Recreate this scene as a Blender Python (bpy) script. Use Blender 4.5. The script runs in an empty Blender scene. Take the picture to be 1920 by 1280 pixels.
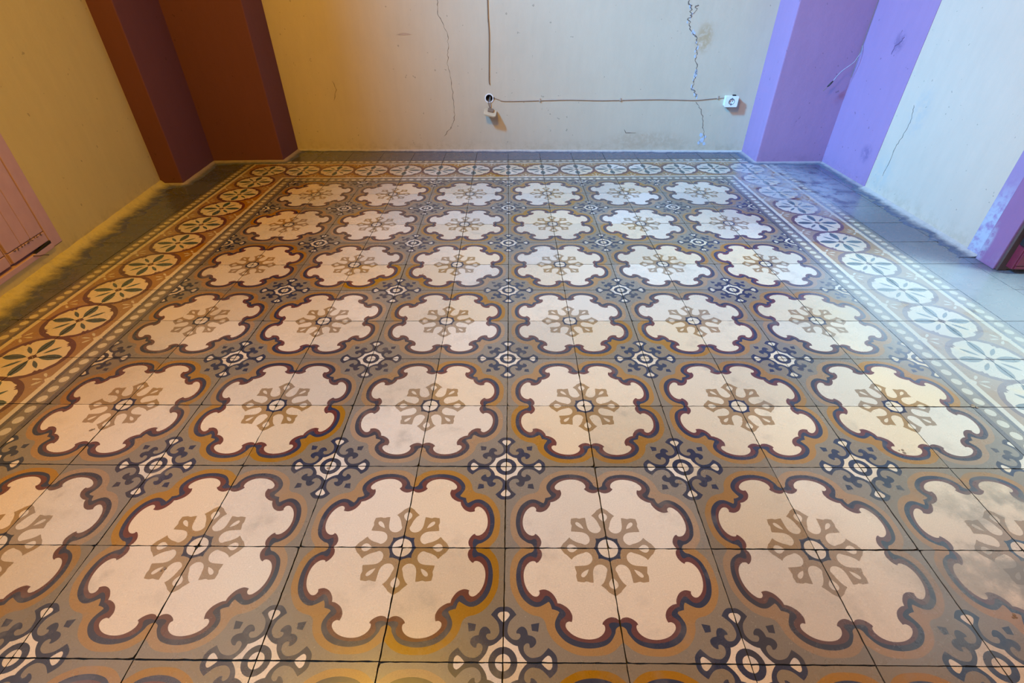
import bpy, bmesh, math, random
from mathutils import Vector, Matrix, noise
from mathutils.geometry import delaunay_2d_cdt
random.seed(7)
S = 0.2                      # one floor tile = 20 cm; plan coordinates below are in tiles
SC = bpy.context.scene
COL = SC.collection

# ------------------------------------------------------------------ camera
cam_d = bpy.data.cameras.new('camera'); cam = bpy.data.objects.new('camera', cam_d); COL.objects.link(cam)
cam_d.sensor_width = 36.0; cam_d.lens = 36.0 * 932.3 / 1920.0; cam_d.clip_start = 0.02
YAW, PITCH, ROLL = -0.0014, 0.6258, -0.0048
fw = Vector((math.sin(YAW)*math.cos(PITCH), math.cos(YAW)*math.cos(PITCH), -math.sin(PITCH)))
rt = Vector((math.cos(YAW), -math.sin(YAW), 0)); up = rt.cross(fw)
rt2 = rt*math.cos(ROLL) + up*math.sin(ROLL); up2 = -rt*math.sin(ROLL) + up*math.cos(ROLL)
R = Matrix((rt2, up2, -fw)).transposed().to_4x4()
cam.matrix_world = Matrix.Translation(Vector((0.0849, -1.7411, 4.4566))*S) @ R
SC.camera = cam

# ------------------------------------------------------------------ light and exposure
SC.view_settings.view_transform = 'Standard'; SC.view_settings.look = 'None'
SC.view_settings.gamma = 1.0; SC.view_settings.use_curve_mapping = False
SC.view_settings.exposure = 0.0
W = bpy.data.worlds.new('world'); SC.world = W; W.use_nodes = True
bg = W.node_tree.nodes['Background']; bg.inputs[1].default_value = 0.6

LWX = lambda j: -8.63 - .1325*(j-5.46)                 # plan line of the slightly splayed left wall
def area(name, loc, target, sx, sy, power, color=(1, 1, 1), spread=180):
    d = bpy.data.lights.new(name, 'AREA'); d.shape = 'RECTANGLE'; d.size = sx*S; d.size_y = sy*S
    d.energy = power; d.color = color; d.spread = math.radians(spread)
    o = bpy.data.objects.new(name, d); COL.objects.link(o)
    o.location = Vector(loc)*S
    o.rotation_euler = (Vector(target)*S - o.location).to_track_quat('-Z', 'Y').to_euler()
    return o
GAIN = {'near': (0.0, 0.346, 0.813), 'far': (0.127, 0.577, 1.274), 'door': (0.369, 0.578, 0.569), 'lamp': (5.012, 2.747, 0.0), 'world': (1.6, 1.9, 2.2)}   #GAIN
def gain(d, key):
    m = max(GAIN[key]) or 1
    d.energy *= m*(1 if max(GAIN[key]) > 0 else 0); d.color = tuple(c/m for c in GAIN[key])
# daylight: high window of the left wall, fanlight over the pink door, open doorway of the right wall
gain(area('window_daylight', (LWX(-1)-1.15, -1.0, 9.5), (0.5, 5.0, 0.0), 3.9, 6.8, 36, spread=84).data, 'near')
gain(area('fanlight_daylight', (LWX(6.1)-1.15, 6.1, 13.1), (6.4, 12.8, 1.6), 1.8, 2.6, 60, spread=70).data, 'far')
gain(area('doorway_daylight', (15.5, 3.1, 15.5), (7.0, 4.0, 0), 2.6, 6.5, 60, spread=70).data, 'door')
# the room's own warm ceiling lamp
ld = bpy.data.lights.new('ceiling_lamp_light', 'POINT'); ld.energy = 36; ld.shadow_soft_size = 0.22
lo = bpy.data.objects.new('ceiling_lamp_light', ld); COL.objects.link(lo); lo.location = Vector((-3.6, 1.6, 12.8))*S
gain(ld, 'lamp')
bg.inputs[0].default_value = (*GAIN['world'], 1)

# ------------------------------------------------------------------ helpers
def obj(name, me, mat=None, parent=None):
    o = bpy.data.objects.new(name, me); COL.objects.link(o)
    if mat is not None:
        for m in (mat if isinstance(mat, (list, tuple)) else [mat]):
            me.materials.append(m)
    if parent is not None: o.parent = parent
    return o
def tag(o, label=None, cat=None, group=None, kind=None):
    if label: o['label'] = label
    if cat: o['category'] = cat
    if group: o['group'] = group
    if kind: o['kind'] = kind
    return o
def empty(name, loc):
    o = bpy.data.objects.new(name, None); COL.objects.link(o); o.location = Vector(loc)*S
    o.empty_display_size = 0.05; return o
def prism(bm, poly, z0, z1):
    """vertical prism over a plan polygon (tile units, counter-clockwise)"""
    b = [bm.verts.new((x*S, y*S, z0*S)) for x, y in poly]; t = [bm.verts.new((x*S, y*S, z1*S)) for x, y in poly]
    n = len(poly)
    bm.faces.new(list(reversed(b))); bm.faces.new(t)
    for k in range(n): bm.faces.new((b[k], b[(k+1) % n], t[(k+1) % n], t[k]))
def done(bm, name, mat, parent=None, bevel=0.0, smooth=False):
    bmesh.ops.recalc_face_normals(bm, faces=bm.faces)
    if bevel:
        bmesh.ops.bevel(bm, geom=[e for e in bm.edges if e.is_manifold and e.calc_face_angle(0) > .5], offset=bevel*S, segments=2, affect='EDGES', profile=.6)
    if smooth:
        for f in bm.faces: f.smooth = True
    me = bpy.data.meshes.new(name); bm.to_mesh(me); bm.free()
    return obj(name, me, mat, parent)
class Frame:
    """wall frame: s runs along the wall in tiles, d out of the wall into the room, z up"""
    def __init__(self, p0, p1, side):
        self.p = Vector((p0[0], p0[1], 0)); e = Vector((p1[0]-p0[0], p1[1]-p0[1], 0)); self.L = e.length
        self.e = e.normalized(); self.n = Vector((-self.e.y, self.e.x, 0))*side
    def at(self, s, d, z): return self.p + self.e*s + self.n*d + Vector((0, 0, z))
def fbox(bm, F, s0, s1, d0, d1, z0, z1):
    v = [bm.verts.new(F.at(s, d, z)*S) for s in (s0, s1) for d in (d0, d1) for z in (z0, z1)]
    for q in ((0,1,3,2),(4,6,7,5),(0,4,5,1),(2,3,7,6),(0,2,6,4),(1,5,7,3)): bm.faces.new([v[i] for i in q])
def tube(bm, pts, r, seg=8, cap=True):
    """tube along world points (tile units)"""
    pts = [Vector(p)*S for p in pts]; rings = []
    for k, p in enumerate(pts):
        t = (pts[min(k+1, len(pts)-1)] - pts[max(k-1, 0)]).normalized()
        a = t.orthogonal().normalized() if k == 0 else (rings_a - t*rings_a.dot(t)).normalized()
        rings_a = a; b = t.cross(a); rr = (r[k] if isinstance(r, (list, tuple)) else r)*S
        rings.append([bm.verts.new(p + a*rr*math.cos(2*math.pi*i/seg) + b*rr*math.sin(2*math.pi*i/seg)) for i in range(seg)])
    for k in range(len(rings)-1):
        for i in range(seg): bm.faces.new((rings[k][i], rings[k][(i+1) % seg], rings[k+1][(i+1) % seg], rings[k+1][i]))
    if cap: bm.faces.new(list(reversed(rings[0]))); bm.faces.new(rings[-1])
def crom(p, n=4):
    """Catmull-Rom through an open list of points"""
    out = []
    for k in range(len(p)-1):
        a = p[max(k-1, 0)]; b = p[k]; c = p[k+1]; d = p[min(k+2, len(p)-1)]
        for t in [i/n for i in range(n)]:
            out.append(tuple(.5*((2*b[m]) + (-a[m]+c[m])*t + (2*a[m]-5*b[m]+4*c[m]-d[m])*t*t + (-a[m]+3*b[m]-3*c[m]+d[m])*t**3) for m in range(len(b))))
    return out + [tuple(p[-1])]
def curve(p, cusps, n=3):
    """smooth curve broken at the listed indices"""
    cuts = [0] + [c for c in cusps if 0 < c < len(p)-1] + [len(p)-1]; out = []
    for a, b in zip(cuts, cuts[1:]): out += crom(p[a:b+1], n)[:-1]
    return out + [tuple(p[-1])]

# ------------------------------------------------------------------ materials
def new_mat(name):
    m = bpy.data.materials.new(name); m.use_nodes = True; nt = m.node_tree
    return m, nt, nt.nodes['Principled BSDF']
def N(nt, typ, **kw):
    n = nt.nodes.new(typ)
    for k, v in kw.items(): setattr(n, k, v)
    return n
def math_n(nt, op, a, b=None, clamp=False):
    n = N(nt, 'ShaderNodeMath', operation=op); n.use_clamp = clamp
    for i, x in enumerate((a, b)):
        if x is None: continue
        if hasattr(x, 'links'): nt.links.new(x, n.inputs[i])
        else: n.inputs[i].default_value = x
    return n.outputs[0]
def ramp(nt, x, a, b):
    n = N(nt, 'ShaderNodeMapRange'); n.interpolation_type = 'SMOOTHSTEP'
    nt.links.new(x, n.inputs['Value']); n.inputs['From Min'].default_value = a; n.inputs['From Max'].default_value = b
    return n.outputs['Result']
def noise_n(nt, vec, scale, detail=4, rough=.6):
    n = N(nt, 'ShaderNodeTexNoise'); n.inputs['Scale'].default_value = scale; n.inputs['Detail'].default_value = detail; n.inputs['Roughness'].default_value = rough
    nt.links.new(vec, n.inputs['Vector']); return n.outputs['Fac']
def mix(nt, fac, a, b):
    n = N(nt, 'ShaderNodeMix', data_type='RGBA')
    for k, x in ((0, fac), (6, a), (7, b)):
        if hasattr(x, 'links'): nt.links.new(x, n.inputs[k])
        else: n.inputs[k].default_value = x if k == 0 else (*x, 1) if len(x) == 3 else x
    return n.outputs[2]
def blob(nt, pos, center, radii):
    """soft patch, 1 at its centre and 0 outside, in world metres"""
    s = N(nt, 'ShaderNodeVectorMath', operation='SUBTRACT'); nt.links.new(pos, s.inputs[0]); s.inputs[1].default_value = center
    d = N(nt, 'ShaderNodeVectorMath', operation='DIVIDE'); nt.links.new(s.outputs[0], d.inputs[0]); d.inputs[1].default_value = radii
    l = N(nt, 'ShaderNodeVectorMath', operation='LENGTH'); nt.links.new(d.outputs[0], l.inputs[0])
    return ramp(nt, l.outputs['Value'], 1.0, 0.35)
def print_group():
    """wear shared by every colour of the cement tiles: fine grain, scuffed dust, trodden patches, with some shade and glare painted in"""
    g = bpy.data.node_groups.new('cement_wear_and_light', 'ShaderNodeTree')
    g.interface.new_socket('Color', in_out='INPUT', socket_type='NodeSocketColor')
    g.interface.new_socket('Color', in_out='OUTPUT', socket_type='NodeSocketColor')
    g.interface.new_socket('Roughness', in_out='OUTPUT', socket_type='NodeSocketFloat')
    g.interface.new_socket('Normal', in_out='OUTPUT', socket_type='NodeSocketVector')
    gi = g.nodes.new('NodeGroupInput'); go = g.nodes.new('NodeGroupOutput')
    pos = N(g, 'ShaderNodeNewGeometry').outputs['Position']; rnd = N(g, 'ShaderNodeObjectInfo').outputs['Random']
    fine = noise_n(g, pos, 420, 3); mid = noise_n(g, pos, 34, 6, .68); big = noise_n(g, pos, 5.5, 4)
    col = gi.outputs[0]
    hs = N(g, 'ShaderNodeHueSaturation'); g.links.new(col, hs.inputs['Color'])
    g.links.new(math_n(g, 'ADD', math_n(g, 'MULTIPLY', rnd, .22), .88), hs.inputs['Value'])
    g.links.new(math_n(g, 'ADD', math_n(g, 'MULTIPLY', math_n(g, 'FRACT', math_n(g, 'MULTIPLY', rnd, 7.3)), .5), .72), hs.inputs['Saturation'])
    col = hs.outputs[0]
    # grain
    gr = math_n(g, 'ADD', math_n(g, 'MULTIPLY', fine, .5), .75)
    mc = N(g, 'ShaderNodeMix', data_type='RGBA', blend_type='MULTIPLY'); mc.inputs[0].default_value = 1
    cmb = N(g, 'ShaderNodeCombineColor'); [g.links.new(gr, cmb.inputs[k]) for k in range(3)]
    g.links.new(col, mc.inputs[6]); g.links.new(cmb.outputs[0], mc.inputs[7]); col = mc.outputs[2]
    # grey-brown scuffing
    sc = math_n(g, 'MULTIPLY', ramp(g, noise_n(g, pos, 17, 7, .7), .46, .74), ramp(g, big, .4, .66))
    col = mix(g, math_n(g, 'MULTIPLY', sc, .5), col, (.22, .185, .15))
    # brown dirt, painted shade front right; pale dust, painted glare along right-hand border
    st = math_n(g, 'MULTIPLY', blob(g, pos, (1.22, .12, 0), (.62, .38, 1)), ramp(g, noise_n(g, pos, 11, 5, .62), .42, .62))
    col = mix(g, math_n(g, 'MULTIPLY', st, .8), col, (.15, .125, .085))
    w1 = math_n(g, 'MULTIPLY', blob(g, pos, (1.52, 2.32, 0), (.36, .62, 1)), ramp(g, noise_n(g, pos, 13, 6, .65), .34, .56))
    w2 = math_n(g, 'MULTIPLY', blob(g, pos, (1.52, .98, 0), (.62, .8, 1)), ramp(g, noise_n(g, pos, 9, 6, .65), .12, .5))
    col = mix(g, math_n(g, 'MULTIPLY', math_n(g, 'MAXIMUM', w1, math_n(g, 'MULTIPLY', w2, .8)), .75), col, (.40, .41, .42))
    g.links.new(col, go.inputs[0])
    ro = math_n(g, 'ADD', math_n(g, 'ADD', math_n(g, 'MULTIPLY', mid, .08), math_n(g, 'MULTIPLY', big, .14)), .16); g.links.new(ro, go.inputs[1])
    bp = N(g, 'ShaderNodeBump'); bp.inputs['Strength'].default_value = .05; bp.inputs['Distance'].default_value = .0015
    g.links.new(math_n(g, 'ADD', math_n(g, 'MULTIPLY', fine, .04), mid), bp.inputs['Height']); g.links.new(bp.outputs[0], go.inputs[2])
    return g
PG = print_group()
def print_mat(name, rgb):
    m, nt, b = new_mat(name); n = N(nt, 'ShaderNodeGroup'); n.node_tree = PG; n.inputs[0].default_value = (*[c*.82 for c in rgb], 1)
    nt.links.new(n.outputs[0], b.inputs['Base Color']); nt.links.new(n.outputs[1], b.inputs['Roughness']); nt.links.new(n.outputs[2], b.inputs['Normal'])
    b.inputs['IOR'].default_value = 1.8
    return m
GREY, CREAM, GOLD, NAVY, BURG, TAN, LEAF, DARK, SIDE, LINE, DOT = range(11)
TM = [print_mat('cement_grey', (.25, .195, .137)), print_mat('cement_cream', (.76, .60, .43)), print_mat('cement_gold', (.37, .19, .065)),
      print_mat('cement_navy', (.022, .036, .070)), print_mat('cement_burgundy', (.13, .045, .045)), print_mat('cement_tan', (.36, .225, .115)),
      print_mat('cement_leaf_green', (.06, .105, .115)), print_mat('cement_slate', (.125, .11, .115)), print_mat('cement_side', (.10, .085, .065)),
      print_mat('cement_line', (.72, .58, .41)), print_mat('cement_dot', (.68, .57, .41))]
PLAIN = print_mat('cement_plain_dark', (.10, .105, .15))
def simple(name, rgb, rough=.6, metal=0.0, var=.15, scale=30, bump=0.0):
    m, nt, b = new_mat(name); pos = N(nt, 'ShaderNodeNewGeometry').outputs['Position']
    f = noise_n(nt, pos, scale, 5)
    nt.links.new(mix(nt, f, tuple(c*(1-var) for c in rgb), tuple(min(1, c*(1+var)) for c in rgb)), b.inputs['Base Color'])
    b.inputs['Roughness'].default_value = rough; b.inputs['Metallic'].default_value = metal
    if bump:
        bp = N(nt, 'ShaderNodeBump'); bp.inputs['Strength'].default_value = bump; bp.inputs['Distance'].default_value = .003
        nt.links.new(f, bp.inputs['Height']); nt.links.new(bp.outputs[0], b.inputs['Normal'])
    return m
def plaster(name, rgb, dirt, stains=()):
    """limewashed plaster: brushed unevenness, faint vertical runs, dirt just above the floor"""
    m, nt, b = new_mat(name); pos = N(nt, 'ShaderNodeNewGeometry').outputs['Position']
    sv = N(nt, 'ShaderNodeVectorMath', operation='MULTIPLY'); nt.links.new(pos, sv.inputs[0]); sv.inputs[1].default_value = (1, 1, .22)
    runs = noise_n(nt, sv.outputs[0], 26, 5); big = noise_n(nt, pos, 3.2, 5); fine = noise_n(nt, pos, 130, 4); lump = noise_n(nt, pos, 16, 5)
    col = mix(nt, runs, tuple(c*.93 for c in rgb), tuple(min(1, c*1.06) for c in rgb))
    col = mix(nt, math_n(nt, 'MULTIPLY', ramp(nt, big, .42, .72), .22), col, tuple(c*.84 for c in rgb))
    sep = N(nt, 'ShaderNodeSeparateXYZ'); nt.links.new(pos, sep.inputs[0])
    low = math_n(nt, 'MULTIPLY', ramp(nt, sep.outputs[2], .10, .0), ramp(nt, noise_n(nt, pos, 22, 6, .7), .42, .66))
    col = mix(nt, math_n(nt, 'MULTIPLY', low, .32), col, dirt)
    sp = ramp(nt, noise_n(nt, pos, 48, 2, .4), .735, .76)
    col = mix(nt, math_n(nt, 'MULTIPLY', sp, .5), col, tuple(c*.35 for c in rgb))
    for c, r, rgb2, amt in stains:
        msk = math_n(nt, 'MULTIPLY', blob(nt, pos, tuple(x*S for x in c), tuple(x*S for x in r)), ramp(nt, noise_n(nt, pos, 40, 4), .3, .6))
        col = mix(nt, math_n(nt, 'MULTIPLY', msk, amt), col, rgb2)
    nt.links.new(col, b.inputs['Base Color']); b.inputs['Roughness'].default_value = .72; b.inputs['Specular IOR Level'].default_value = .3
    bp = N(nt, 'ShaderNodeBump'); bp.inputs['Strength'].default_value = .28; bp.inputs['Distance'].default_value = .006
    nt.links.new(math_n(nt, 'ADD', lump, math_n(nt, 'MULTIPLY', fine, .18)), bp.inputs['Height']); nt.links.new(bp.outputs[0], b.inputs['Normal'])
    return m
WALL = (.60, .50, .35)
M_wall_back = plaster('plaster_cream_back', WALL, (.34, .24, .13),
    [((5.6, 14.85, 3.15), (.32, .5, .5), (.42, .26, .1), .6), ((4.4, 14.85, .35), (1.6, .5, .35), (.45, .33, .2), .45)])
M_wall_left = plaster('plaster_yellow', (.62, .49, .19), (.2, .15, .07))
M_wall = plaster('plaster_cream', (.64, .49, .355), (.34, .24, .13),
    [((9.4, 10.5, 2.0), (.5, .4, .7), (.4, .4, .38), .3), ((9.4, 10.9, .5), (.5, .5, .6), (.45, .45, .4), .35)])
M_maroon = plaster('plaster_maroon', (.148, .05, .056), (.12, .06, .05))
M_mauve = plaster('plaster_mauve', (.36, .205, .34), (.2, .12, .2),
    [((9.43, 12.15, 3.25), (.3, .28, .3), (.16, .1, .2), .6), ((9.43, 11.75, .75), (.4, .3, .3), (.16, .1, .22), .6)])
M_ceil = plaster('dark_ceiling', (.16, .10, .06), (.1, .07, .05))
M_mortar = simple('grout_dark', (.055, .045, .035), .95, var=.4, scale=60, bump=.4)
M_crack = simple('crack_dark', (.16, .12, .09), .95, var=.5, scale=200)
M_patch = simple('bared_blue_limewash', (.50, .56, .62), .85, var=.12, scale=120, bump=.3)
M_pink = simple('dusty_pink_paint', (.55, .34, .36), .5, var=.12, scale=18, bump=.12)
M_gap = simple('dark_gap', (.012, .01, .009), .95)
M_lilac = plaster('lilac_paint', (.30, .135, .25), (.3, .28, .34), [((9.25, 7.1, .35), (.3, .12, .5), (.42, .44, .5), .7)])
M_pale = plaster('pale_band_paint', (.34, .22, .36), (.42, .42, .44), [((9.3, 7.35, .2), (.5, .5, 1.5), (.46, .48, .52), .9)])
M_brown = simple('bare_brown_wood', (.10, .055, .045), .7, var=.3, scale=50)
M_wine = simple('wine_red_paint', (.17, .018, .035), .42, var=.3, scale=40, bump=.12)
M_cablec = simple('painted_cable', (.50, .38, .28), .7)
M_cabled = simple('brown_cable', (.24, .16, .10), .7)
M_plastic = simple('white_plastic', (.82, .82, .80), .38, var=.04)
M_black = simple('black_plastic', (.012, .012, .014), .5)
M_beige = simple('aged_cream_plastic', (.62, .48, .30), .45)
M_steel = simple('galvanised_steel', (.25, .30, .36), .35, metal=.6)
M_wire = simple('grey_wire', (.34, .36, .38), .35, var=.8, scale=60)
M_brass = simple('brass', (.55, .40, .16), .35, metal=.9)

# ------------------------------------------------------------------ floor: laid cement tiles
WARP = [[0.01456, -0.01182], [0.00518, -0.03589], [-0.01172, -0.03484], [-0.01359, 0.01696], [0.01229, 0.0783], [-0.04362, 0.01674], [-0.00253, -0.03646], [0.02097, 0.00792], [0.00898, 0.03154], [0.0124, 0.06523]]
def lay(i, j):
    """the tiler's rows are not quite straight: plan position of grid point (i, j)"""
    a = max(-8, min(8, i))/8; b = (max(0, min(14, j))-6)/8
    B = (1, a, b, a*a, a*b, b*b, a**3, a*a*b, a*b*b, b**3)
    return (i + sum(w*c[0] for w, c in zip(B, WARP)), j + sum(w*c[1] for w, c in zip(B, WARP)))
floor_bm = bmesh.new()
prism(floor_bm, [(-13, -11), (15, -11), (15, 16.6), (-13, 16.6)], -1.0, -.03)
floor = done(floor_bm, 'floor', M_mortar); tag(floor, kind='structure')

def mir(h): return h + [(y, x) for x, y in reversed(h)][1:]
def ell(cx, cy, rx, ry, n=20): return [(cx + rx*math.cos(2*math.pi*k/n), cy + ry*math.sin(2*math.pi*k/n)) for k in range(n)]
BI = [(-.02,.667),(.007,.664),(.028,.649),(.065,.642),(.1,.651),(.128,.668),(.147,.687),(.153,.702),(.14,.708),(.134,.723),(.136,.744),(.148,.768),(.174,.793),(.214,.813),(.264,.822),(.316,.82),(.371,.807),(.42,.782),(.455,.749),(.468,.724),(.467,.703),(.457,.689),(.441,.681),(.428,.681),(.414,.685),(.406,.661),(.404,.631),(.417,.596),(.437,.569),(.466,.547),(.497,.531),(.526,.526)]
NB = [(-.02,.695),(.012,.692),(.044,.685),(.079,.689),(.097,.702),(.095,.723),(.086,.74),(.085,.765),(.1,.794),(.134,.822),(.182,.84),(.249,.849),(.319,.846),(.391,.831),(.45,.802),(.49,.765),(.513,.728),(.517,.694),(.506,.669),(.485,.65),(.466,.635),(.46,.618),(.469,.596),(.495,.573),(.527,.555),(.549,.549)]
GN = [(-.02,.735),(0,.715),(.021,.722),(.038,.734),(.047,.749),(.052,.769),(.069,.798),(.097,.834),(.135,.862),(.183,.879),(.24,.89),(.299,.892),(.361,.885),(.425,.867),(.485,.834),(.532,.785),(.557,.736),(.558,.69),(.542,.652),(.527,.626),(.514,.604),(.526,.593),(.551,.584),(.578,.578)]
GG = [(-.02,.87),(0,.842),(.04,.876),(.082,.909),(.145,.936),(.219,.947),(.303,.949),(.389,.941),(.464,.913),(.534,.873),(.592,.817),(.627,.752),(.636,.71),(.646,.68),(.66,.66)]
PET = [(-.02,.455),(0,.462),(.053,.428),(.068,.409),(.117,.363),(.091,.34),(.064,.293),(.049,.245),(.038,.215),(.05,.188),(.077,.168),(.109,.165),(.138,.176),(.161,.2),(.174,.237),(.179,.297),(.182,.34),(.209,.337),(.246,.328),(.275,.336),(.328,.328)]
TA = [(-.02,.29),(0,.29),(.02,.312),(.038,.337),(.041,.364),(.026,.387),(0,.398),(-.02,.398)]
TD = [(.212,.212),(.249,.227),(.277,.249),(.289,.27),(.285,.285)]
STAR = [(-.02,.13),(0,.143),(.02,.122),(.05,.113),(.075,.105),(.107,.107)]
XN = [(-.02,.441),(0,.441),(.027,.442),(.056,.433),(.086,.407),(.111,.374),(.086,.351),(.057,.32),(.042,.29),(.035,.252),(.037,.225),(.051,.199),(.074,.178),(.102,.17),(.125,.173),(.141,.189),(.145,.204),(.137,.218),(.111,.221),(.111,.239),(.126,.26),(.149,.275),(.177,.272),(.197,.25),(.205,.226),(.208,.208)]
XT = [(-.02,.4),(0,.4),(.027,.398),(.045,.387),(.052,.37),(.042,.351),(.022,.328),(0,.309),(-.02,.309)]
XC = [(-.02,.2),(.003,.198),(.02,.18),(.043,.159),(.068,.141),(.096,.128),(.122,.122)]
KITE = [(.307,.307),(.236,.295),(.243,.243),(.295,.236)]
def fill(h, c=(-.02, -.02)): return [c] + h
def field_layers():
    L = [(fill(mir(curve(GG, [1]))), GOLD), (fill(mir(curve(GN, [1, 20]))), NAVY), (fill(mir(curve(NB, []))), BURG), (fill(mir(curve(BI, [7, 24]))), CREAM),
         (fill(mir(curve(PET, [1, 4, 16, 20]))), TAN), (curve(TA, [1]), CREAM), ([(y, x) for x, y in reversed(curve(TA, [1]))], CREAM),
         (mir(curve(TD, []))[:-1], CREAM), (fill(mir(curve(STAR, [1]))), NAVY), (ell(0, 0, .096, .096, 28), CREAM)]
    x = [(fill(mir(curve(XN, [5, 18]))), NAVY), (fill(mir(curve(XC, []))), CREAM), (curve(XT, [1, 7]), CREAM), ([(b, a) for a, b in reversed(curve(XT, [1, 7]))], CREAM),
         (ell(0, 0, .118, .118, 28), NAVY), (ell(0, 0, .064, .064, 24), CREAM), (KITE, NAVY)]
    return L + [([(1-a, 1-b) for a, b in p], c) for p, c in x]
def rosette(cx, cy):
    """white roundel with four broad leaves and four narrow ones, ringed in burgundy"""
    L = [(ell(cx, cy, .535, .535, 48), BURG)]
    ring = []
    for k in range(96):
        a = 2*math.pi*k/96; r = .462 + .006*math.sin(a*16)
        m = abs(((a - math.pi/4) % (math.pi/2)) - 0); m = min(m, math.pi/2-m)
        if m < .03: r -= .015
        elif m < .12: r -= .045
        ring.append((cx + r*math.cos(a), cy + r*math.sin(a)))
    L.append((ring, CREAM))
    for k in range(8):
        a = k*math.pi/4; e = (math.cos(a), math.sin(a)); n = (-e[1], e[0])
        prof = [(.085, 0), (.13, .03), (.2, .058), (.28, .07), (.35, .062), (.4, .04), (.43, .028), (.425, 0)] if k % 2 == 0 else [(.115, 0), (.17, .02), (.24, .03), (.3, .024), (.36, .006)]
        pts = [(r, h) for r, h in prof] + [(r, -h) for r, h in reversed(prof) if h]
        L.append(([(cx + e[0]*r + n[0]*h, cy + e[1]*r + n[1]*h) for r, h in pts], LEAF))
    L.append((ell(cx, cy, .055, .055, 12), BURG)); L.append((ell(cx, cy, .02, .02, 8), CREAM))
    return L
def fan(ox, oy, ang):
    L = []
    for da, r0, r1, h in ((0, .06, .2, .022), (.8, .05, .17, .026), (-.8, .05, .17, .026)):
        e = (math.cos(ang+da), math.sin(ang+da)); n = (-e[1], e[0])
        L.append(([(ox+e[0]*r+n[0]*q, oy+e[1]*r+n[1]*q) for r, q in ((r0, 0), ((r0+r1)*.55, h*.8), (r1, h*.6), (r1+.012, 0), (r1, -h*.6), ((r0+r1)*.55, -h*.8))], DOT))
    return L
def rect(a, b, c, d): return [(a, b), (c, b), (c, d), (a, d)]
def border_layers():
    L = [(rect(.93, -.1, 1.1, 1.1), DARK), (rect(.685, -.1, .75, 1.1), DARK), (rect(-.1, -.1, .62, 1.1), GOLD)]
    L += rosette(0, 0)[:1] + rosette(0, 1)[:1] + rosette(0, 0)[1:] + rosette(0, 1)[1:]
    L += [(rect(.615, -.1, .69, 1.1), LINE), ([(.56, .5), (.615, .44), (.72, .5), (.615, .56)], LINE)]
    L += fan(.6, .5, math.pi) + [(ell(.84, v, .062, .066, 16), DOT) for v in (.1, .3, .5, .7, .9)]
    return L
def inner_corner_layers():           # field corner at (1,0)
    L = [(rect(-.1, -.1, 1.1, 1.1), GOLD)]
    for c in ((0, 0), (0, 1), (1, 1)): L += rosette(*c)[:1]
    for c in ((0, 0), (0, 1), (1, 1)): L += rosette(*c)[1:]
    L += [(rect(.615, -.1, 1.1, .385), LINE), (rect(.685, -.1, 1.1, .315), DARK), (rect(.75, -.1, 1.1, .25), GREY), (rect(.93, -.1, 1.1, .07), DARK), (ell(.84, .16, .062, .062, 16), DOT)]
    return L
def outer_corner_layers():           # roundel at (0,0), dots along right and far edges
    L = [(rect(-.1, -.1, .62, .62), GOLD)] + rosette(0, 0)
    L = [(rect(-.1, -.1, 1.1, 1.1), DARK), (rect(-.1, -.1, .93, .93), GREY), (rect(-.1, -.1, .75, .75), DARK), (rect(-.1, -.1, .69, .69), LINE), (rect(-.1, -.1, .615, .615), GOLD)] + rosette(0, 0)
    L += [(ell(.84, v, .062, .066, 16), DOT) for v in (.1, .3, .5, .7, .84)] + [(ell(v, .84, .066, .062, 16), DOT) for v in (.1, .3, .5, .7)]
    return L
def tile_mesh(name, layers, seed, base=GREY, gap=.0042):
    """one cement tile, 20 cm, its print inlaid as regions of the top face; edges a little ragged"""
    rnd = random.Random(seed); edge = []; n = 22
    for side in range(4):
        for k in range(n):
            t = k/n; w = gap + (rnd.random()**3)*.0045
            if k == 0: w = gap + rnd.random()**4*.012
            x, y = [(t, w), (1-w, t), (1-t, 1-w), (w, 1-t)][side]
            if k == 0: x, y = [(w, w), (1-w, w), (1-w, 1-w), (w, 1-w)][side]
            edge.append((x, y))
    polys = [(edge, base)] + layers
    vs, fs = [], []
    for p, _ in polys:
        if sum(a[0]*b[1]-b[0]*a[1] for a, b in zip(p, p[1:]+p[:1])) < 0: p = p[::-1]
        fs.append(list(range(len(vs), len(vs)+len(p)))); vs += [Vector(q) for q in p]
    ov, oe, of, _, _, src = delaunay_2d_cdt(vs, [], fs, 0, 1e-5)
    verts, faces, mats, idx = [], [], [], {}
    def vid(k):
        if k not in idx: idx[k] = len(verts); verts.append(((ov[k].x-.5)*S, (ov[k].y-.5)*S, 0))
        return idx[k]
    for f, s in zip(of, src):
        if 0 in s: faces.append([vid(k) for k in f]); mats.append(polys[max(s)][1])
    b = len(verts)
    for x, y in edge: verts += [((x-.5)*S, (y-.5)*S, -.0003), ((x-.5)*S, (y-.5)*S, -.018)]
    m = len(edge)
    for k in range(m):
        q = (k+1) % m; faces.append([b+2*k, b+2*k+1, b+2*q+1, b+2*q]); mats.append(SIDE)
    me = bpy.data.meshes.new(name); me.from_pydata(verts, [], faces); me.update()
    for mt in TM: me.materials.append(mt)
    for p, mi in zip(me.polygons, mats): p.material_index = mi
    return me
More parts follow.
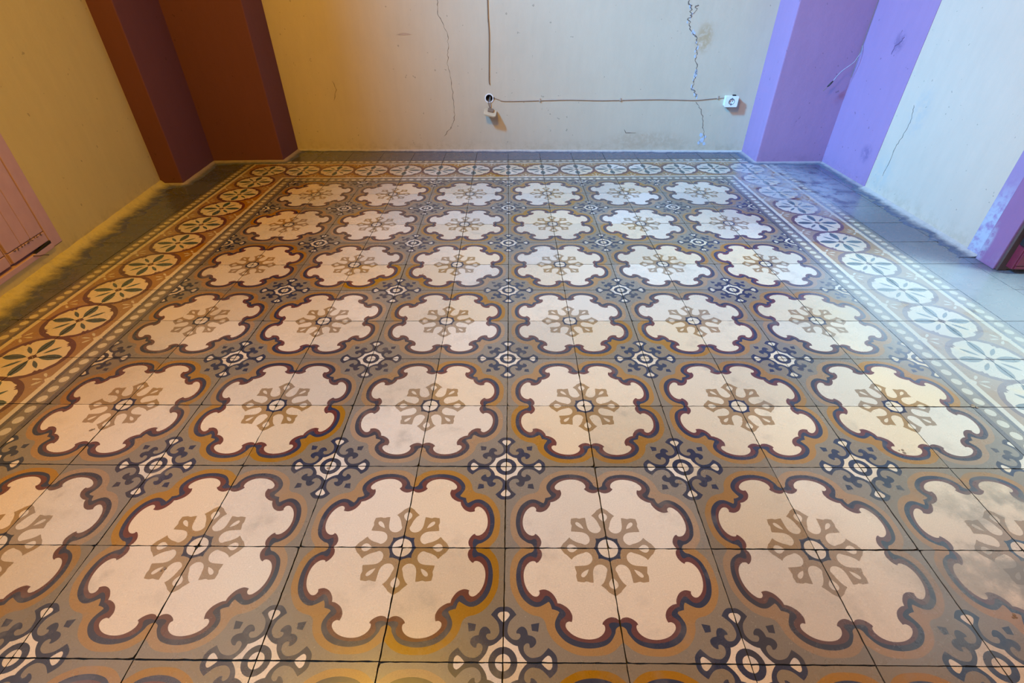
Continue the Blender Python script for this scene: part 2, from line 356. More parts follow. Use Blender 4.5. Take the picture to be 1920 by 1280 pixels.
def lay_tile(name, me, i, j, rot, sx=1.0, cx=None, mat=None):
    """lay a tile mesh on grid cell (i, j), turned by rot degrees"""
    cxx = i + .5 if cx is None else cx; cy = j + .5
    x, y = lay(cxx, cy); xa, ya = lay(cxx+.5, cy); xb, yb = lay(cxx-.5, cy); xc, yc = lay(cxx, cy+.5); xd, yd = lay(cxx, cy-.5)
    o = bpy.data.objects.new(name, me); COL.objects.link(o); o.parent = floor
    A = Matrix(((xa-xb, xc-xd, 0, (x+random.uniform(-.002, .002))*S), (ya-yb, yc-yd, 0, (y+random.uniform(-.002, .002))*S), (0, 0, 1, random.uniform(-.0004, .0003)), (0, 0, 0, 1)))
    T = Matrix.Rotation(random.uniform(-.0016, .0016), 4, 'X') @ Matrix.Rotation(random.uniform(-.0016, .0016), 4, 'Y')
    o.matrix_parent_inverse = A @ T @ Matrix.Diagonal((sx, 1, 1, 1)) @ Matrix.Rotation(math.radians(rot), 4, 'Z')
    return o
FT = [tile_mesh('field_tile', field_layers(), s) for s in (1, 2, 3, 4)]
BT = [tile_mesh('border_tile', border_layers(), s) for s in (5, 6, 7)]
IC = tile_mesh('inner_corner_tile', inner_corner_layers(), 8); OC = tile_mesh('outer_corner_tile', outer_corner_layers(), 9)
def plain_mesh(seed):
    me = tile_mesh('plain_tile', [], seed, base=GREY); me.materials[GREY] = PLAIN; return me
PT = [plain_mesh(s) for s in (10, 11, 12)]
ROT = {(-1, -1): 0, (1, -1): 90, (1, 1): 180, (-1, 1): 270}
J0 = -3
for j in range(J0, 12):
    for i in range(-6, 6):
        fi = i if i % 2 else i+1; fj = j if j % 2 else j+1
        lay_tile('tile', random.choice(FT), i, j, ROT[(1 if fi > i else -1, 1 if fj > j else -1)])
for j in range(J0, 13):
    for i, r in ((-7, 0), (6, 180), (-8, 180), (7, 0)):
        if j == 12 and i in (-7, 6): continue
        lay_tile('border_tile', random.choice(BT), i, j, r)
for i in range(-6, 6): lay_tile('border_tile', random.choice(BT), i, 12, -90)
for i in range(-7, 7): lay_tile('border_tile', random.choice(BT), i, 13, 90)
lay_tile('corner_tile', IC, -7, 12, 0); lay_tile('corner_tile', IC, 6, 12, -90)
lay_tile('corner_tile', OC, -8, 13, 90); lay_tile('corner_tile', OC, 7, 13, 0)
for j in range(0, 14):
    lay_tile('plain_tile', random.choice(PT), 8, j, 0)
    lay_tile('plain_tile', random.choice(PT), -9, j, 90)
for j in range(1, 14): lay_tile('plain_tile', random.choice(PT), 9, j, 180)
for j in range(9, 14): lay_tile('plain_tile', random.choice(PT), -10, j, 180)
for i in range(-8, 9): lay_tile('plain_tile', random.choice(PT), i, 14, 0)

# ------------------------------------------------------------------ room shell
H = 18.0
BL, BR = (-6.91, 15.17), (7.46, 14.77)
FB = Frame(BL, BR, -1)                                    # back wall, d into the room
LW = LWX
FL = Frame((LW(-10), -10), (LW(16), 16), -1)              # left wall, s = distance from its near end
kL = math.hypot(1, .1325); sL = lambda j: (j+10)*kL
RW = lambda j: 9.435 + (9.345-9.435)/(7.53-12.5)*(j-12.5)
FR = Frame((RW(-10), -10), (RW(16), 16), 1)
kR = FR.L/26; sR = lambda j: (j+10)*kR

# back wall with the round hole of the old outlet box
HS, HZ, HR = 6.31, 1.571, .112
def back_wall():
    outer = [(-3.0, -.04), (FB.L+3.0, -.04), (FB.L+3.0, H), (-3.0, H)]
    hole = ell(HS, HZ, HR, HR, 24)
    v = [Vector(p) for p in outer+hole]
    ov, oe, of, _, _, src = delaunay_2d_cdt(v, [], [list(range(4)), list(range(4, 28))], 0, 1e-6)
    bm = bmesh.new(); a = [bm.verts.new(FB.at(p.x, 0, p.y)*S) for p in ov]
    for f, s in zip(of, src):
        if 1 not in s: bm.faces.new([a[k] for k in f])
    c = [bm.verts.new(FB.at(x, -1.5, z)*S) for x, z in outer]; bm.faces.new(c)
    for k in range(4): bm.faces.new((a[k], a[(k+1) % 4], c[(k+1) % 4], c[k]))
    me = bpy.data.meshes.new('wall_back'); bm.to_mesh(me); bm.free()
    return obj('wall_back', me, M_wall_back)
wall_back = tag(back_wall(), kind='structure')

def wall_with_openings(name, F, s0, s1, openings, mat, thick):
    bm = bmesh.new(); cur = s0
    for a, b, z0, z1 in sorted(openings):
        fbox(bm, F, cur, a, -thick, 0, -.04, H)
        if z0 > 0: fbox(bm, F, a, b, -thick, 0, -.04, z0)
        if abs(z1-10.6) < .01 and thick < 2:             # fanlight over the door
            fbox(bm, F, a, b, -thick, 0, z1, FANZ[0]); z1 = FANZ[1]
        fbox(bm, F, a, b, -thick, 0, z1, H); cur = b
    fbox(bm, F, cur, s1, -thick, 0, -.04, H)
    return tag(done(bm, name, mat), kind='structure')
LDOOR = (sL(4.72), sL(7.49), .30, 10.6)
LWIN = (sL(-3.0), sL(1.0), 6.0, 13.0)
FANZ = (11.1, 15.1)
wall_left = wall_with_openings('wall_left', FL, 0, FL.L, [LDOOR, LWIN], M_wall_left, 1.2)
RDOOR = (sR(2.0), sR(6.72), -.04, 10.6)
wall_right = wall_with_openings('wall_right', FR, 0, FR.L, [RDOOR], M_wall, 2.0)
bm = bmesh.new(); prism(bm, [(-13, -10.5), (14, -10.5), (14, -9.0), (-13, -9.0)], -.04, H)
tag(done(bm, 'wall_front', M_maroon), kind='structure')
bm = bmesh.new(); prism(bm, [(-13, -11), (14, -11), (14, 18), (-13, 18)], H, H+.8)
tag(done(bm, 'ceiling', M_ceil), kind='structure')

# corner piers, painted mauve
bm = bmesh.new(); prism(bm, [(7.443, 13.6), (9.5, 13.6), (9.5, 15.2), (7.477, 15.2)], -.04, H)
tag(done(bm, 'pillar', M_mauve, bevel=.03), 'mauve corner pier on the lit side, beside the blue-white wall', kind='structure')
bm = bmesh.new(); prism(bm, [(-9.9, 13.873), (-6.945, 13.95), (-6.915, 15.4), (-9.9, 15.4)], -.04, H)
tag(done(bm, 'pillar', M_maroon, bevel=.03), 'maroon corner pier on the dim side, beside the yellow-lit wall', kind='structure')
bm = bmesh.new(); prism(bm, [(-9.9, 11.775), (-8.887, 11.81), (-9.07, 14.0), (-9.9, 14.0)], -.04, H)
tag(done(bm, 'pillar', M_maroon, bevel=.03), 'maroon pilaster standing proud of the yellow-lit wall', kind='structure')
# the mauve band painted on the right wall beside the pier
bm = bmesh.new(); fbox(bm, FR, sR(11.3), sR(13.62), -.02, .012, -.03, H)
done(bm, 'painted_band', M_mauve, wall_right)

# mortar coves where walls meet the floor
def cove(name, pts, normals, mat, w=.2, h=.12, rag=.6, seed=0):
    """fillet of rough mortar along a floor line: pts plan polyline, w width on the floor, h height on the wall"""
    bm = bmesh.new(); rows = []; lay_ = bm.verts.layers.float.new('blend')
    tot = 0
    for k in range(len(pts)-1):
        a, b = Vector((*pts[k], 0)), Vector((*pts[k+1], 0)); n = Vector((*normals[k], 0)); L = (b-a).length; m = max(2, int(L/.06))
        for q in range(m+1):
            p = a.lerp(b, q/m); t = tot+L*q/m
            f = 1 + rag*noise.noise(Vector((t*1.9, seed, 0)))+ .6*rag*noise.noise(Vector((t*7, seed, 4)))
            g = 1 + .22*rag*noise.noise(Vector((t*2.7, seed, 9)))
            prof = [(-.03, h*g), (.02, h*g), (w*f*.22, h*g*.42), (w*f*.55, h*g*.14), (w*f, .006), (w*f+.01, -.03)]
            rows.append([bm.verts.new((p + n*d + Vector((0, 0, z)))*S) for d, z in prof])
            for c, v in enumerate(rows[-1]): v[lay_] = (0, 0, .3, .65, 1, 1)[c]
        tot += L
    for r0, r1 in zip(rows, rows[1:]):
        for c in range(len(r0)-1): bm.faces.new((r0[c], r0[c+1], r1[c+1], r1[c]))
    return tag(done(bm, name, mat, smooth=True), kind='structure')
def cove_mat(name, rgb, dark):
    m, nt, b = new_mat(name); pos = N(nt, 'ShaderNodeNewGeometry').outputs['Position']
    at = N(nt, 'ShaderNodeAttribute'); at.attribute_name = 'blend'
    f = math_n(nt, 'ADD', ramp(nt, at.outputs['Fac'], .1, .95), math_n(nt, 'MULTIPLY', math_n(nt, 'SUBTRACT', noise_n(nt, pos, 30, 7, .75), .5), 1.5), True)
    nt.links.new(mix(nt, f, rgb, dark), b.inputs['Base Color']); b.inputs['Roughness'].default_value = .85
    bp = N(nt, 'ShaderNodeBump'); bp.inputs['Strength'].default_value = .6; bp.inputs['Distance'].default_value = .004
    nt.links.new(noise_n(nt, pos, 70, 5), bp.inputs['Height']); nt.links.new(bp.outputs[0], b.inputs['Normal'])
    return m
M_cove = cove_mat('cove_yellow', (.56, .46, .19), (.085, .085, .11)); M_coveb = cove_mat('cove_pale', (.52, .46, .40), (.09, .095, .13))
M_covep = cove_mat('cove_mauve', (.36, .29, .29), (.09, .095, .13))
nl = (FL.n.x, FL.n.y); nb = (FB.n.x, FB.n.y); nr = (FR.n.x, FR.n.y)
cove('baseboard_left', [(LW(-8.8), -8.8), (LW(11.78), 11.78)], [nl], M_cove, .42, .13, .8, 1)
cove('baseboard_back', [BL, BR], [nb], M_coveb, .14, .05, .6, 2)
cove('baseboard_right', [(RW(11.3), 11.3), (RW(7.2), 7.2)], [nr], M_coveb, .34, .05, .7, 3)
cove('trim_1', [(-9.46, 11.79), (-8.887, 11.81), (-9.07, 13.873), (-6.945, 13.95), (-6.915, 15.17)], [(.02, -1), (1, .09), (.03, -1), (1, -.02)], M_covep, .24, .05, .5, 4)
cove('trim_2', [(7.477, 14.77), (7.443, 13.6), (9.45, 13.6), (RW(11.3), 11.3)], [(-1, 0), (0, -1), nr], M_covep, .22, .035, .5, 5)

# cracks, flakes and scratches in the plaster of the back wall
sB = lambda x: (x - BL[0])*FB.L/(BR[0]-BL[0])
def ribbon(F, pts, w, name, mat, parent, d=.006, jag=.05, seed=0, sub=7):
    rnd = random.Random(seed); bm = bmesh.new(); P = []
    for k in range(len(pts)-1):
        for q in range(sub):
            t = q/sub; P.append((pts[k][0]*(1-t)+pts[k+1][0]*t + rnd.uniform(-jag, jag)*(q > 0), pts[k][1]*(1-t)+pts[k+1][1]*t))
    P.append(pts[-1]); rows = []
    for k, (s, z) in enumerate(P):
        a = P[max(k-1, 0)]; b = P[min(k+1, len(P)-1)]; tx, tz = b[0]-a[0], b[1]-a[1]; l = math.hypot(tx, tz) or 1
        ww = w*(.35 + rnd.random()*1.1)*(.3 if k in (0, len(P)-1) else 1)
        rows.append([bm.verts.new(F.at(s + sg*tz/l*ww, dd, z - sg*tx/l*ww)*S) for sg, dd in ((-1, -.003), (-.5, d), (.5, d), (1, -.003))])
    for r0, r1 in zip(rows, rows[1:]):
        for c in range(3): bm.faces.new((r0[c], r0[c+1], r1[c+1], r1[c]))
    return done(bm, name, mat, parent)
cr = [(4.992,4.3),(4.992,4.036),(5.114,3.729),(5.058,3.567),(5.22,3.286),(5.347,3.182),(5.423,2.893),(5.45,2.624),(5.553,2.279),(5.529,2.096),(5.516,1.853),(5.626,1.708),(5.69,1.6)]
ribbon(FB, [(sB(a), z) for a, z in cr], .016, 'crack', M_crack, wall_back, jag=.05, seed=1)
ribbon(FB, [(sB(a), z) for a, z in ((5.231,3.938),(5.195,3.766),(5.097,3.667))], .012, 'crack', M_crack, wall_back, seed=2)
ribbon(FB, [(sB(a), z) for a, z in ((5.69,1.48),(5.915,1.262),(6.065,.8),(6.192,.371))], .009, 'crack', M_crack, wall_back, seed=3, jag=.03)
ribbon(FB, [(sB(a), z) for a, z in ((-1.97,4.4),(-1.97,4.059),(-1.974,3.686),(-1.763,3.3),(-1.749,2.903),(-1.828,2.493),(-1.734,2.069),(-1.696,1.48),(-1.718,.943),(-1.854,.706),(-2.078,.464))], .007, 'crack', M_crack, wall_back, seed=4, jag=.025)
ribbon(FB, [(sB(a), z) for a, z in ((3.624,.685),(3.689,.574),(4.008,.575))], .010, 'scratch', M_crack, wall_back, seed=5, jag=.01, sub=3)
ribbon(FB, [(sB(a), z) for a, z in ((-5.36,2.05),(-5.28,1.8),(-5.42,1.5))], .008, 'scratch', M_crack, wall_back, seed=6, jag=.02, sub=3)
ribbon(FR, [(sR(a), z) for a, z in ((10.78,2.111),(10.676,1.81),(10.71,1.447),(10.786,1.183),(10.81,.468))], .007, 'crack', M_crack, wall_right, seed=7, jag=.02)
ribbon(FR, [(sR(a), z) for a, z in ((12.03,3.36),(12.12,3.25),(12.26,3.16),(12.27,2.98))], .02, 'scratch', simple('mauve_scuff', (.16, .09, .2), .8), wall_right, d=.022, seed=8, jag=.02, sub=3)
def flake(F, s, z, rx, rz, name, mat, parent, seed, n=26):
    rnd = random.Random(seed); bm = bmesh.new()
    pts = [(s + rx*math.cos(2*math.pi*k/n)*rnd.uniform(.5, 1.1), z + rz*math.sin(2*math.pi*k/n)*rnd.uniform(.5, 1.1)) for k in range(n)]
    top = [bm.verts.new(F.at(a, .005, b)*S) for a, b in pts]; bot = [bm.verts.new(F.at(a, -.004, b)*S) for a, b in pts]
    bm.faces.new(top)
    for k in range(n): bm.faces.new((top[k], top[(k+1) % n], bot[(k+1) % n], bot[k]))
    bmesh.ops.triangulate(bm, faces=[f for f in bm.faces if len(f.verts) > 4])
    return done(bm, name, mat, parent)
rnd = random.Random(11); spots = [(5.53, 2.19, .05, .1), (6.13, .36, .09, .11), (6.07, .52, .06, .08), (6.2, .46, .05, .06), (6.22, .25, .05, .06), (6.05, .28, .05, .07)]
for k in range(len(cr)-2):
    for _ in range(2):
        t = rnd.random(); spots.append((cr[k+1][0]*(1-t)+cr[k+2][0]*t + rnd.uniform(-.05, .03), cr[k+1][1]*(1-t)+cr[k+2][1]*t, rnd.uniform(.015, .035), rnd.uniform(.04, .09)))
for q, (a, z, rx, rz) in enumerate(spots): flake(FB, sB(a), z, rx, rz, 'paint_flake', M_patch, wall_back, 20+q, 16)
flake(FB, sB(-3.0), 3.25, .2, .03, 'paint_flake', M_cablec, wall_back, 31)

# ------------------------------------------------------------------ left shutter door (pink), closed
d1 = empty('door_1', (LW(6.1), 6.1, 0)); tag(d1, 'closed dusty pink panelled door in the yellow-lit wall', kind='structure')
def part(name, mat, parent, boxes, F, bevel=.012, off=None):
    bm = bmesh.new()
    for b in boxes: fbox(bm, F, *b)
    o = done(bm, name, mat, bevel=bevel)
    o.parent = parent; o.matrix_parent_inverse = Matrix.Translation(-parent.location) if parent.type == 'EMPTY' else Matrix()
    return o
j2 = lambda a, b: (sL(a), sL(b))
part('frame_stile', M_pink, d1, [(*j2(7.2, 7.485), -.5, .012, .31, 10.59)], FL)
part('frame_stile', M_pink, d1, [(*j2(4.725, 5.0), -.5, .02, .31, 10.59)], FL)
part('frame_head', M_pink, d1, [(*j2(5.005, 7.195), -.5, .02, 10.3, 10.59)], FL)
part('frame_sill', M_pink, d1, [(*j2(5.005, 7.195), -.5, .035, .305, .40)], FL)
for a, b in ((6.2, 7.19), (5.015, 6.13)):
    lf = part('leaf', M_pink, d1, [(*j2(a, b), -.3, -.05, .43, 10.28)], FL)
    part('bottom_rail', M_pink, d1, [(*j2(a+.01, b-.008), -.06, .004, .45, .632)], FL)
    part('panel_board', M_pink, d1, [(*j2(a+.008, a+.36), -.06, -.002, .645, 10.2)], FL)
    part('panel_board', M_pink, d1, [(*j2(a+.37, a+.62), -.06, -.002, .645, 10.2)], FL)
    part('panel_board', M_pink, d1, [(*j2(a+.63, b-.008), -.06, .0, .645, 10.2)], FL)
part('dark_gap', M_gap, d1, [(*j2(6.13, 6.2), -.3, -.1, .41, 10.28)], FL, bevel=0)
bm = bmesh.new()                                         # the split in the sill: a near-black wedge painted for its shadow
w = [FL.at(sL(a), d, z)*S for a, d, z in ((6.72, .036, .405), (7.18, .036, .455), (7.17, .036, .415), (6.7, .036, .395))]
bb = [FL.at(sL(a), -.02, z)*S for a, d, z in ((6.72, 0, .405), (7.18, 0, .455), (7.17, 0, .415), (6.7, 0, .395))]
wv = [bm.verts.new(p) for p in w]; bv = [bm.verts.new(p) for p in bb]; bm.faces.new(wv); bm.faces.new(bv)
for k in range(4): bm.faces.new((wv[k], wv[(k+1) % 4], bv[(k+1) % 4], bv[k]))
o = done(bm, 'split', M_gap); o.parent = d1; o.matrix_parent_inverse = Matrix.Translation(-d1.location)
bm = bmesh.new()                                         # frayed caulking along the lower rail
for k in range(9):
    a = 6.35+.09*k; tube(bm, [FL.at(sL(a+random.uniform(-.03, .03)), .01+.02*random.random(), .63+random.uniform(-.03, .03)) for _ in range(4)], .006, 5)
tube(bm, [FL.at(sL(a), d, z) for a, d, z in ((6.62, .04, .40), (6.72, .07, .35), (6.8, .08, .33), (6.88, .1, .29))], .008, 5)
o = done(bm, 'frayed_caulk', M_brown); o.parent = d1; o.matrix_parent_inverse = Matrix.Translation(-d1.location); o['kind'] = 'stuff'
# back plate so the closed door lets no light through
part('back_board', M_gap, d1, [(*j2(4.73, 7.48), -.62, -.52, .31, 10.59)], FL, bevel=0)

# high window in the left wall, outside the picture
w1 = empty('window_1', (LW(-1), -1, 6)); tag(w1, 'high wooden window in the dim side wall', kind='structure')
for nm, bx in (('frame_stile', (sL(-2.99), sL(-2.8), -.7, -.55, 6.02, 12.98)), ('frame_stile', (sL(.8), sL(.99), -.7, -.55, 6.02, 12.98)), ('frame_rail', (sL(-2.79), sL(.79), -.7, -.55, 6.02, 6.2)), ('frame_rail', (sL(-2.79), sL(.79), -.7, -.55, 12.8, 12.98))):
    part(nm, M_pink, w1, [bx], FL)

# ------------------------------------------------------------------ right doorway with a wine-red leaf folded back
d2 = empty('door_2', (9.3, 6.72, 0)); tag(d2, 'open doorway with lilac casing and wine-red leaf', kind='structure')
q2 = lambda a, b: (sR(a), sR(b))
part('outer_casing', M_pale, d2, [(*q2(7.17, 7.53), -.01, .035, .01, 11.4)], FR)
part('inner_casing', M_lilac, d2, [(*q2(6.70, 7.155), -.01, .125, .0, 11.0)], FR, bevel=.02)
part('inner_casing', M_lilac, d2, [(*q2(1.55, 2.02), -.01, .125, .0, 11.0)], FR, bevel=.02)
part('head_casing', M_lilac, d2, [(*q2(2.02, 6.70), -.01, .125, 10.55, 11.0)], FR, bevel=.02)
part('door_stop', M_brown, d2, [(*q2(6.655, 6.715), -.09, .08, .0, 10.5)], FR, bevel=.01)
FD = Frame((9.36, 6.66), (12.3, 6.66), -1)               # folded-back leaf: s runs outwards, d towards the viewer
lf = part('leaf', M_wine, d2, [(0, 2.7, -.02, .14, .09, 10.4)], FD, bevel=.015)
for nm, bx in (('bottom_rail', (.03, 2.67, .13, .165, .10, .16)), ('stile', (.02, .34, .13, .17, .17, 10.35)), ('stile', (2.36, 2.68, .13, .17, .17, 10.35)), ('mid_rail', (.35, 2.35, .13, .17, 3.2, 3.9))):
    part(nm, M_wine, d2, [bx], FD)
part('raised_panel', M_wine, d2, [(.5, 2.2, .13, .185, .5, 3.05)], FD, bevel=.05)
part('hinge', M_black, d2, [(-.055, .0, .05, .15, .55, .95)], FD, bevel=.015)
FD2 = Frame((9.36, 2.03), (12.3, 2.03), -1)
part('leaf', M_wine, d2, [(0, 2.7, .0, .12, .09, 10.4)], FD2, bevel=.015)
bm = bmesh.new(); fbox(bm, FR, sR(.5), sR(8.0), -6, 0, -.12, -.012)
thr = done(bm, 'threshold', PLAIN, floor)

# ------------------------------------------------------------------ electrics on the back wall
def rel(o, parent):
    o.parent = parent; o.matrix_parent_inverse = Matrix.Translation(-parent.location); return o
def disc_ring(bm, F, s, z, r0, r1, d0, d1, n=28):
    """annulus with thickness, axis out of the wall"""
    R_ = [[bm.verts.new(F.at(s + r*math.cos(2*math.pi*k/n), d, z + r*math.sin(2*math.pi*k/n))*S) for k in range(n)] for r, d in ((r0, d0), (r0, d1), (r1, d1), (r1, d0))]
    for a in range(4):
        for k in range(n): bm.faces.new((R_[a][k], R_[a][(k+1) % n], R_[(a+1) % 4][(k+1) % n], R_[(a+1) % 4][k]))
def cup(bm, F, s, z, r, d0, d1, n=24):
    """open cup: side wall from d0 (deep) to d1 (rim), closed at d0"""
    a = [bm.verts.new(F.at(s + r*math.cos(2*math.pi*k/n), d0, z + r*math.sin(2*math.pi*k/n))*S) for k in range(n)]
    b = [bm.verts.new(F.at(s + r*math.cos(2*math.pi*k/n), d1, z + r*math.sin(2*math.pi*k/n))*S) for k in range(n)]
    bm.faces.new(a)
    for k in range(n): bm.faces.new((a[k], a[(k+1) % n], b[(k+1) % n], b[k]))
# empty round outlet box
jb = empty('outlet_box', FB.at(HS, 0, HZ)); tag(jb, 'open round outlet box sunk in the cream wall with bare wires', 'outlet box')
bm = bmesh.new(); cup(bm, FB, HS, HZ, HR*.93, -.3, .012); rel(done(bm, 'cup', M_steel, smooth=False), jb)
bm = bmesh.new(); disc_ring(bm, FB, HS, HZ, HR*.93, HR*1.2, -.01, .02); rel(done(bm, 'rim', M_plastic), jb)
bm = bmesh.new(); cup(bm, FB, HS, HZ, HR*.9, -.29, -.285); rel(done(bm, 'inside', M_black), jb)
bm = bmesh.new(); tube(bm, crom([FB.at(HS+.01, -.2, HZ+.06), FB.at(HS+.025, -.05, HZ+.02), FB.at(HS+.02, .03, HZ-.07), FB.at(HS+.03, .03, HZ-.2), FB.at(HS+.035, .03, HZ-.27)]), .012, 6); rel(done(bm, 'wire', M_wire), jb)
bm = bmesh.new(); tube(bm, crom([FB.at(HS-.04, -.2, HZ), FB.at(HS-.03, -.03, HZ-.07), FB.at(HS-.02, .05, HZ-.16), FB.at(HS+.01, .05, HZ-.24), FB.at(HS+.03, .04, HZ-.28)]), .013, 6); rel(done(bm, 'wire', M_cabled), jb)
bm = bmesh.new(); fbox(bm, FB, HS+.13, HS+.155, 0, .03, HZ-.02, HZ+.03); rel(done(bm, 'knockout', M_black), jb)
# its cover hanging askew on the wires
cv = empty('outlet_cover', FB.at(HS+.02, .02, HZ-.36)); tag(cv, 'aged cream outlet cover dangling below the open box', 'outlet cover')
FC = FB
def tilted(bm, cs, cd, cz, L_, D_, T_, roll, pitch):
    """rounded slab: length along the wall L_, depth out of the wall D_, thickness T_"""
    n = 6; out = []
    for sx, sy in ((1, 1), (-1, 1), (-1, -1), (1, -1)):
        for k in range(n):
            a = {(1, 1): 0, (-1, 1): math.pi/2, (-1, -1): math.pi, (1, -1): 1.5*math.pi}[(sx, sy)] + k/(n-1)*math.pi/2; r = min(L_, D_)*.18
            out.append((sx*(L_/2-r)+r*math.cos(a), sy*(D_/2-r)+r*math.sin(a)))
    def P(x, y, t):
        z = t*math.cos(pitch) + y*math.sin(pitch); y2 = y*math.cos(pitch) - t*math.sin(pitch)
        return FC.at(cs + x*math.cos(roll) + z*math.sin(roll), cd + y2, cz - x*math.sin(roll) + z*math.cos(roll))*S
    a = [bm.verts.new(P(x, y, -T_/2)) for x, y in out]; b = [bm.verts.new(P(x, y, T_/2)) for x, y in out]
    bm.faces.new(list(reversed(a))); bm.faces.new(b)
    for k in range(len(out)): bm.faces.new((a[k], a[(k+1) % len(out)], b[(k+1) % len(out)], b[k]))
bm = bmesh.new(); tilted(bm, HS+.03, .19, HZ-.375, .38, .36, .05, .2, -.35); rel(done(bm, 'plate', M_beige, bevel=.008), cv)
bm = bmesh.new(); tilted(bm, HS+.045, .15, HZ-.325, .18, .16, .07, .2, -.35); rel(done(bm, 'terminal_block', M_cabled, bevel=.01), cv)
# cable dropping from the ceiling and cable running to the socket
bm = bmesh.new(); pts = [(-.574, 15), (-.57, 9), (-.574, 4.054), (-.568, 3.6), (-.556, 3.3), (-.56, 3.0), (-.569, 2.767), (-.58, 2.4), (-.591, 2.069), (-.578, 1.953)]
tube(bm, crom([FB.at(sB(a), .014, z) for a, z in pts], 4), .016, 7)
kc = done(bm, 'drop_cable', M_cabled); tag(kc, 'thin brown cable dropping down the back wall to the open outlet box', 'cable')
bm = bmesh.new(); pts = [(-.426, 1.58), (-.3, 1.54), (-.198, 1.504), (.2, 1.50), (.752, 1.512), (1.73, 1.536), (2.3, 1.53), (2.869, 1.521), (4.0, 1.545), (4.5, 1.55), (4.968, 1.545), (5.4, 1.535), (5.679, 1.531), (6.089, 1.568), (6.3, 1.585), (6.53, 1.598)]
tube(bm, crom([FB.at(sB(a), .018, z) for a, z in pts], 4), .015, 7)
hc = done(bm, 'wall_cable', M_cablec); tag(hc, 'cream cable running level along the back wall to the white socket', 'cable')
for a, z in ((.95, 1.515), (3.4, 1.532), (6.33, 1.592)):
    bm = bmesh.new(); fbox(bm, FB, sB(a)-.02, sB(a)+.02, -.002, .045, z-.03, z+.055); done(bm, 'clip', M_cablec, hc, bevel=.006)
# surface socket
SS, SZ = sB(6.705), 1.515
ws = empty('wall_socket', FB.at(SS, 0, SZ)); tag(ws, 'white surface-mounted power socket on the cream back wall near the purple pier', 'socket')
bm = bmesh.new(); fbox(bm, FB, SS-.175, SS+.175, -.002, .17, SZ-.135, SZ+.14); rel(done(bm, 'back_box', M_plastic, bevel=.02), ws)
def round_plate():
    bm = bmesh.new(); h, n = .19, 5; out = []
    for q, (sx, sz) in enumerate(((1, 1), (-1, 1), (-1, -1), (1, -1))):
        for k in range(n):
            a = q*math.pi/2 + k/(n-1)*math.pi/2; out.append((SS + sx*(h-.03)+.03*math.cos(a), SZ + sz*(.15-.03)+.03*math.sin(a)))
    hole = ell(SS, SZ, .085, .085, 24); v = [Vector(p) for p in out+hole]; m = len(out)
    ov, oe, of, _, _, src = delaunay_2d_cdt(v, [], [list(range(m)), list(range(m, m+24))], 0, 1e-6)
    f = [bm.verts.new(FB.at(p.x, .205, p.y)*S) for p in ov]
    for t, s in zip(of, src):
        if 1 not in s: bm.faces.new([f[k] for k in t])
    b = [bm.verts.new(FB.at(x, .172, z)*S) for x, z in out]
    for k in range(m): bm.faces.new((f[k], f[(k+1) % m], b[(k+1) % m], b[k]))
    return done(bm, 'faceplate', M_plastic)
rel(round_plate(), ws)
bm = bmesh.new(); cup(bm, FB, SS, SZ, .085, .174, .205); rel(done(bm, 'well', M_plastic), ws)
bm = bmesh.new(); disc_ring(bm, FB, SS, SZ, .078, .088, .2, .208); rel(done(bm, 'well_edge', M_black), ws)
for dx in (-.035, .035):
    bm = bmesh.new(); disc_ring(bm, FB, SS+dx, SZ, .0, .012, .174, .178, 12); rel(done(bm, 'contact_hole', M_black), ws)
for dz in (-.079, .079):
    bm = bmesh.new(); fbox(bm, FB, SS-.012, SS+.012, .175, .207, SZ+dz-.03, SZ+dz+.03); rel(done(bm, 'earth_clip', M_steel, bevel=.004), ws)
bm = bmesh.new(); fbox(bm, FB, SS+.03, SS+.12, .06, .15, SZ+.14, SZ+.175); rel(done(bm, 'knockout', M_black, bevel=.008), ws)

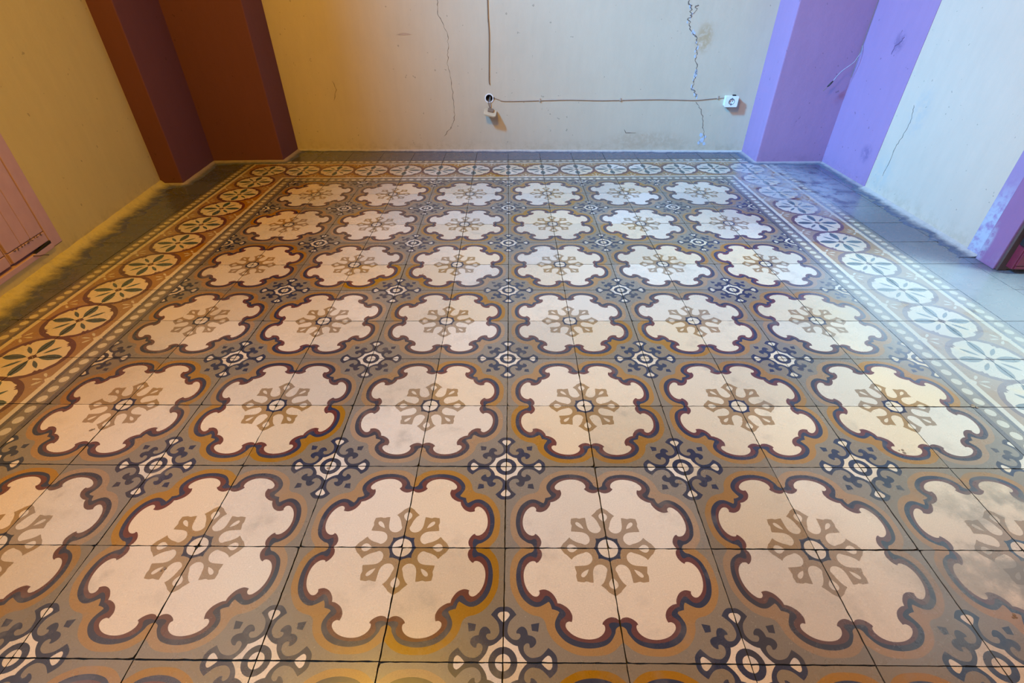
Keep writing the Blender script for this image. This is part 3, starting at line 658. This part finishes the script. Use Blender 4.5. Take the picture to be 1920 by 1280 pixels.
# loose wire hanging from the corner beside the purple pier
wr = empty('loose_wire', (9.42, 13.55, 2.95)); tag(wr, 'loose grey wire with a black connector sticking out of the purple corner', 'wire')
p = crom([(9.42, 13.56, 3.05), (9.39, 13.46, 2.93), (9.29, 13.39, 2.79), (9.22, 13.38, 2.667), (9.008, 13.38, 2.491), (8.913, 13.38, 2.364), (8.845, 13.38, 2.235)], 5)
bm = bmesh.new(); tube(bm, p, .0075, 7); rel(done(bm, 'strand', M_wire, smooth=True), wr)
bm = bmesh.new(); tube(bm, [(8.848, 13.38, 2.24), (8.82, 13.38, 2.2), (8.765, 13.38, 2.125), (8.738, 13.38, 2.09)], [.01, .022, .022, .009], 10); rel(done(bm, 'connector', M_black, smooth=True), wr)
bm = bmesh.new(); tube(bm, [(8.74, 13.38, 2.092), (8.704, 13.38, 2.03), (8.665, 13.382, 1.995)], .006, 6); rel(done(bm, 'bare_tip', M_cabled), wr)
bm = bmesh.new(); tube(bm, crom([(9.42, 13.57, 17.5), (9.42, 13.57, 6), (9.42, 13.57, 4), (9.415, 13.565, 3.0), (9.40, 13.55, 2.75), (9.405, 13.555, 2.5), (9.415, 13.57, 2.3)], 4), .007, 6); rel(done(bm, 'riser', M_cabled), wr)

# bits of broken grout and plaster lying on the tiles
bm = bmesh.new(); rnd = random.Random(5)
for x, y, r in ((6.02, 2.95, .035), (4.62, 2.2, .022), (5.75, 3.0, .018), (-2.0, 1.98, .02), (4.95, 3.0, .016), (1.9, 1.78, .02), (-5.1, 2.6, .025), (3.6, 3.9, .012), (2.05, 4.05, .012), (-1.6, 6.6, .012), (4.4, .35, .02), (5.0, .3, .018), (-3.2, .8, .02)):
    for q in range(3):
        c = Vector((x + rnd.uniform(-1, 1)*r, y + rnd.uniform(-1, 1)*r, r*.2)); k = r*rnd.uniform(.4, 1)
        m = bmesh.ops.create_icosphere(bm, subdivisions=1, radius=k*S)['verts']
        for v in m: v.co = Vector((v.co.x*rnd.uniform(.6, 1.2), v.co.y*rnd.uniform(.6, 1.2), v.co.z*.35)) + c*S
gr = done(bm, 'grout_debris', M_cabled); tag(gr, 'scattered crumbs of broken grout lying on the patterned tiles', 'debris', kind='stuff')
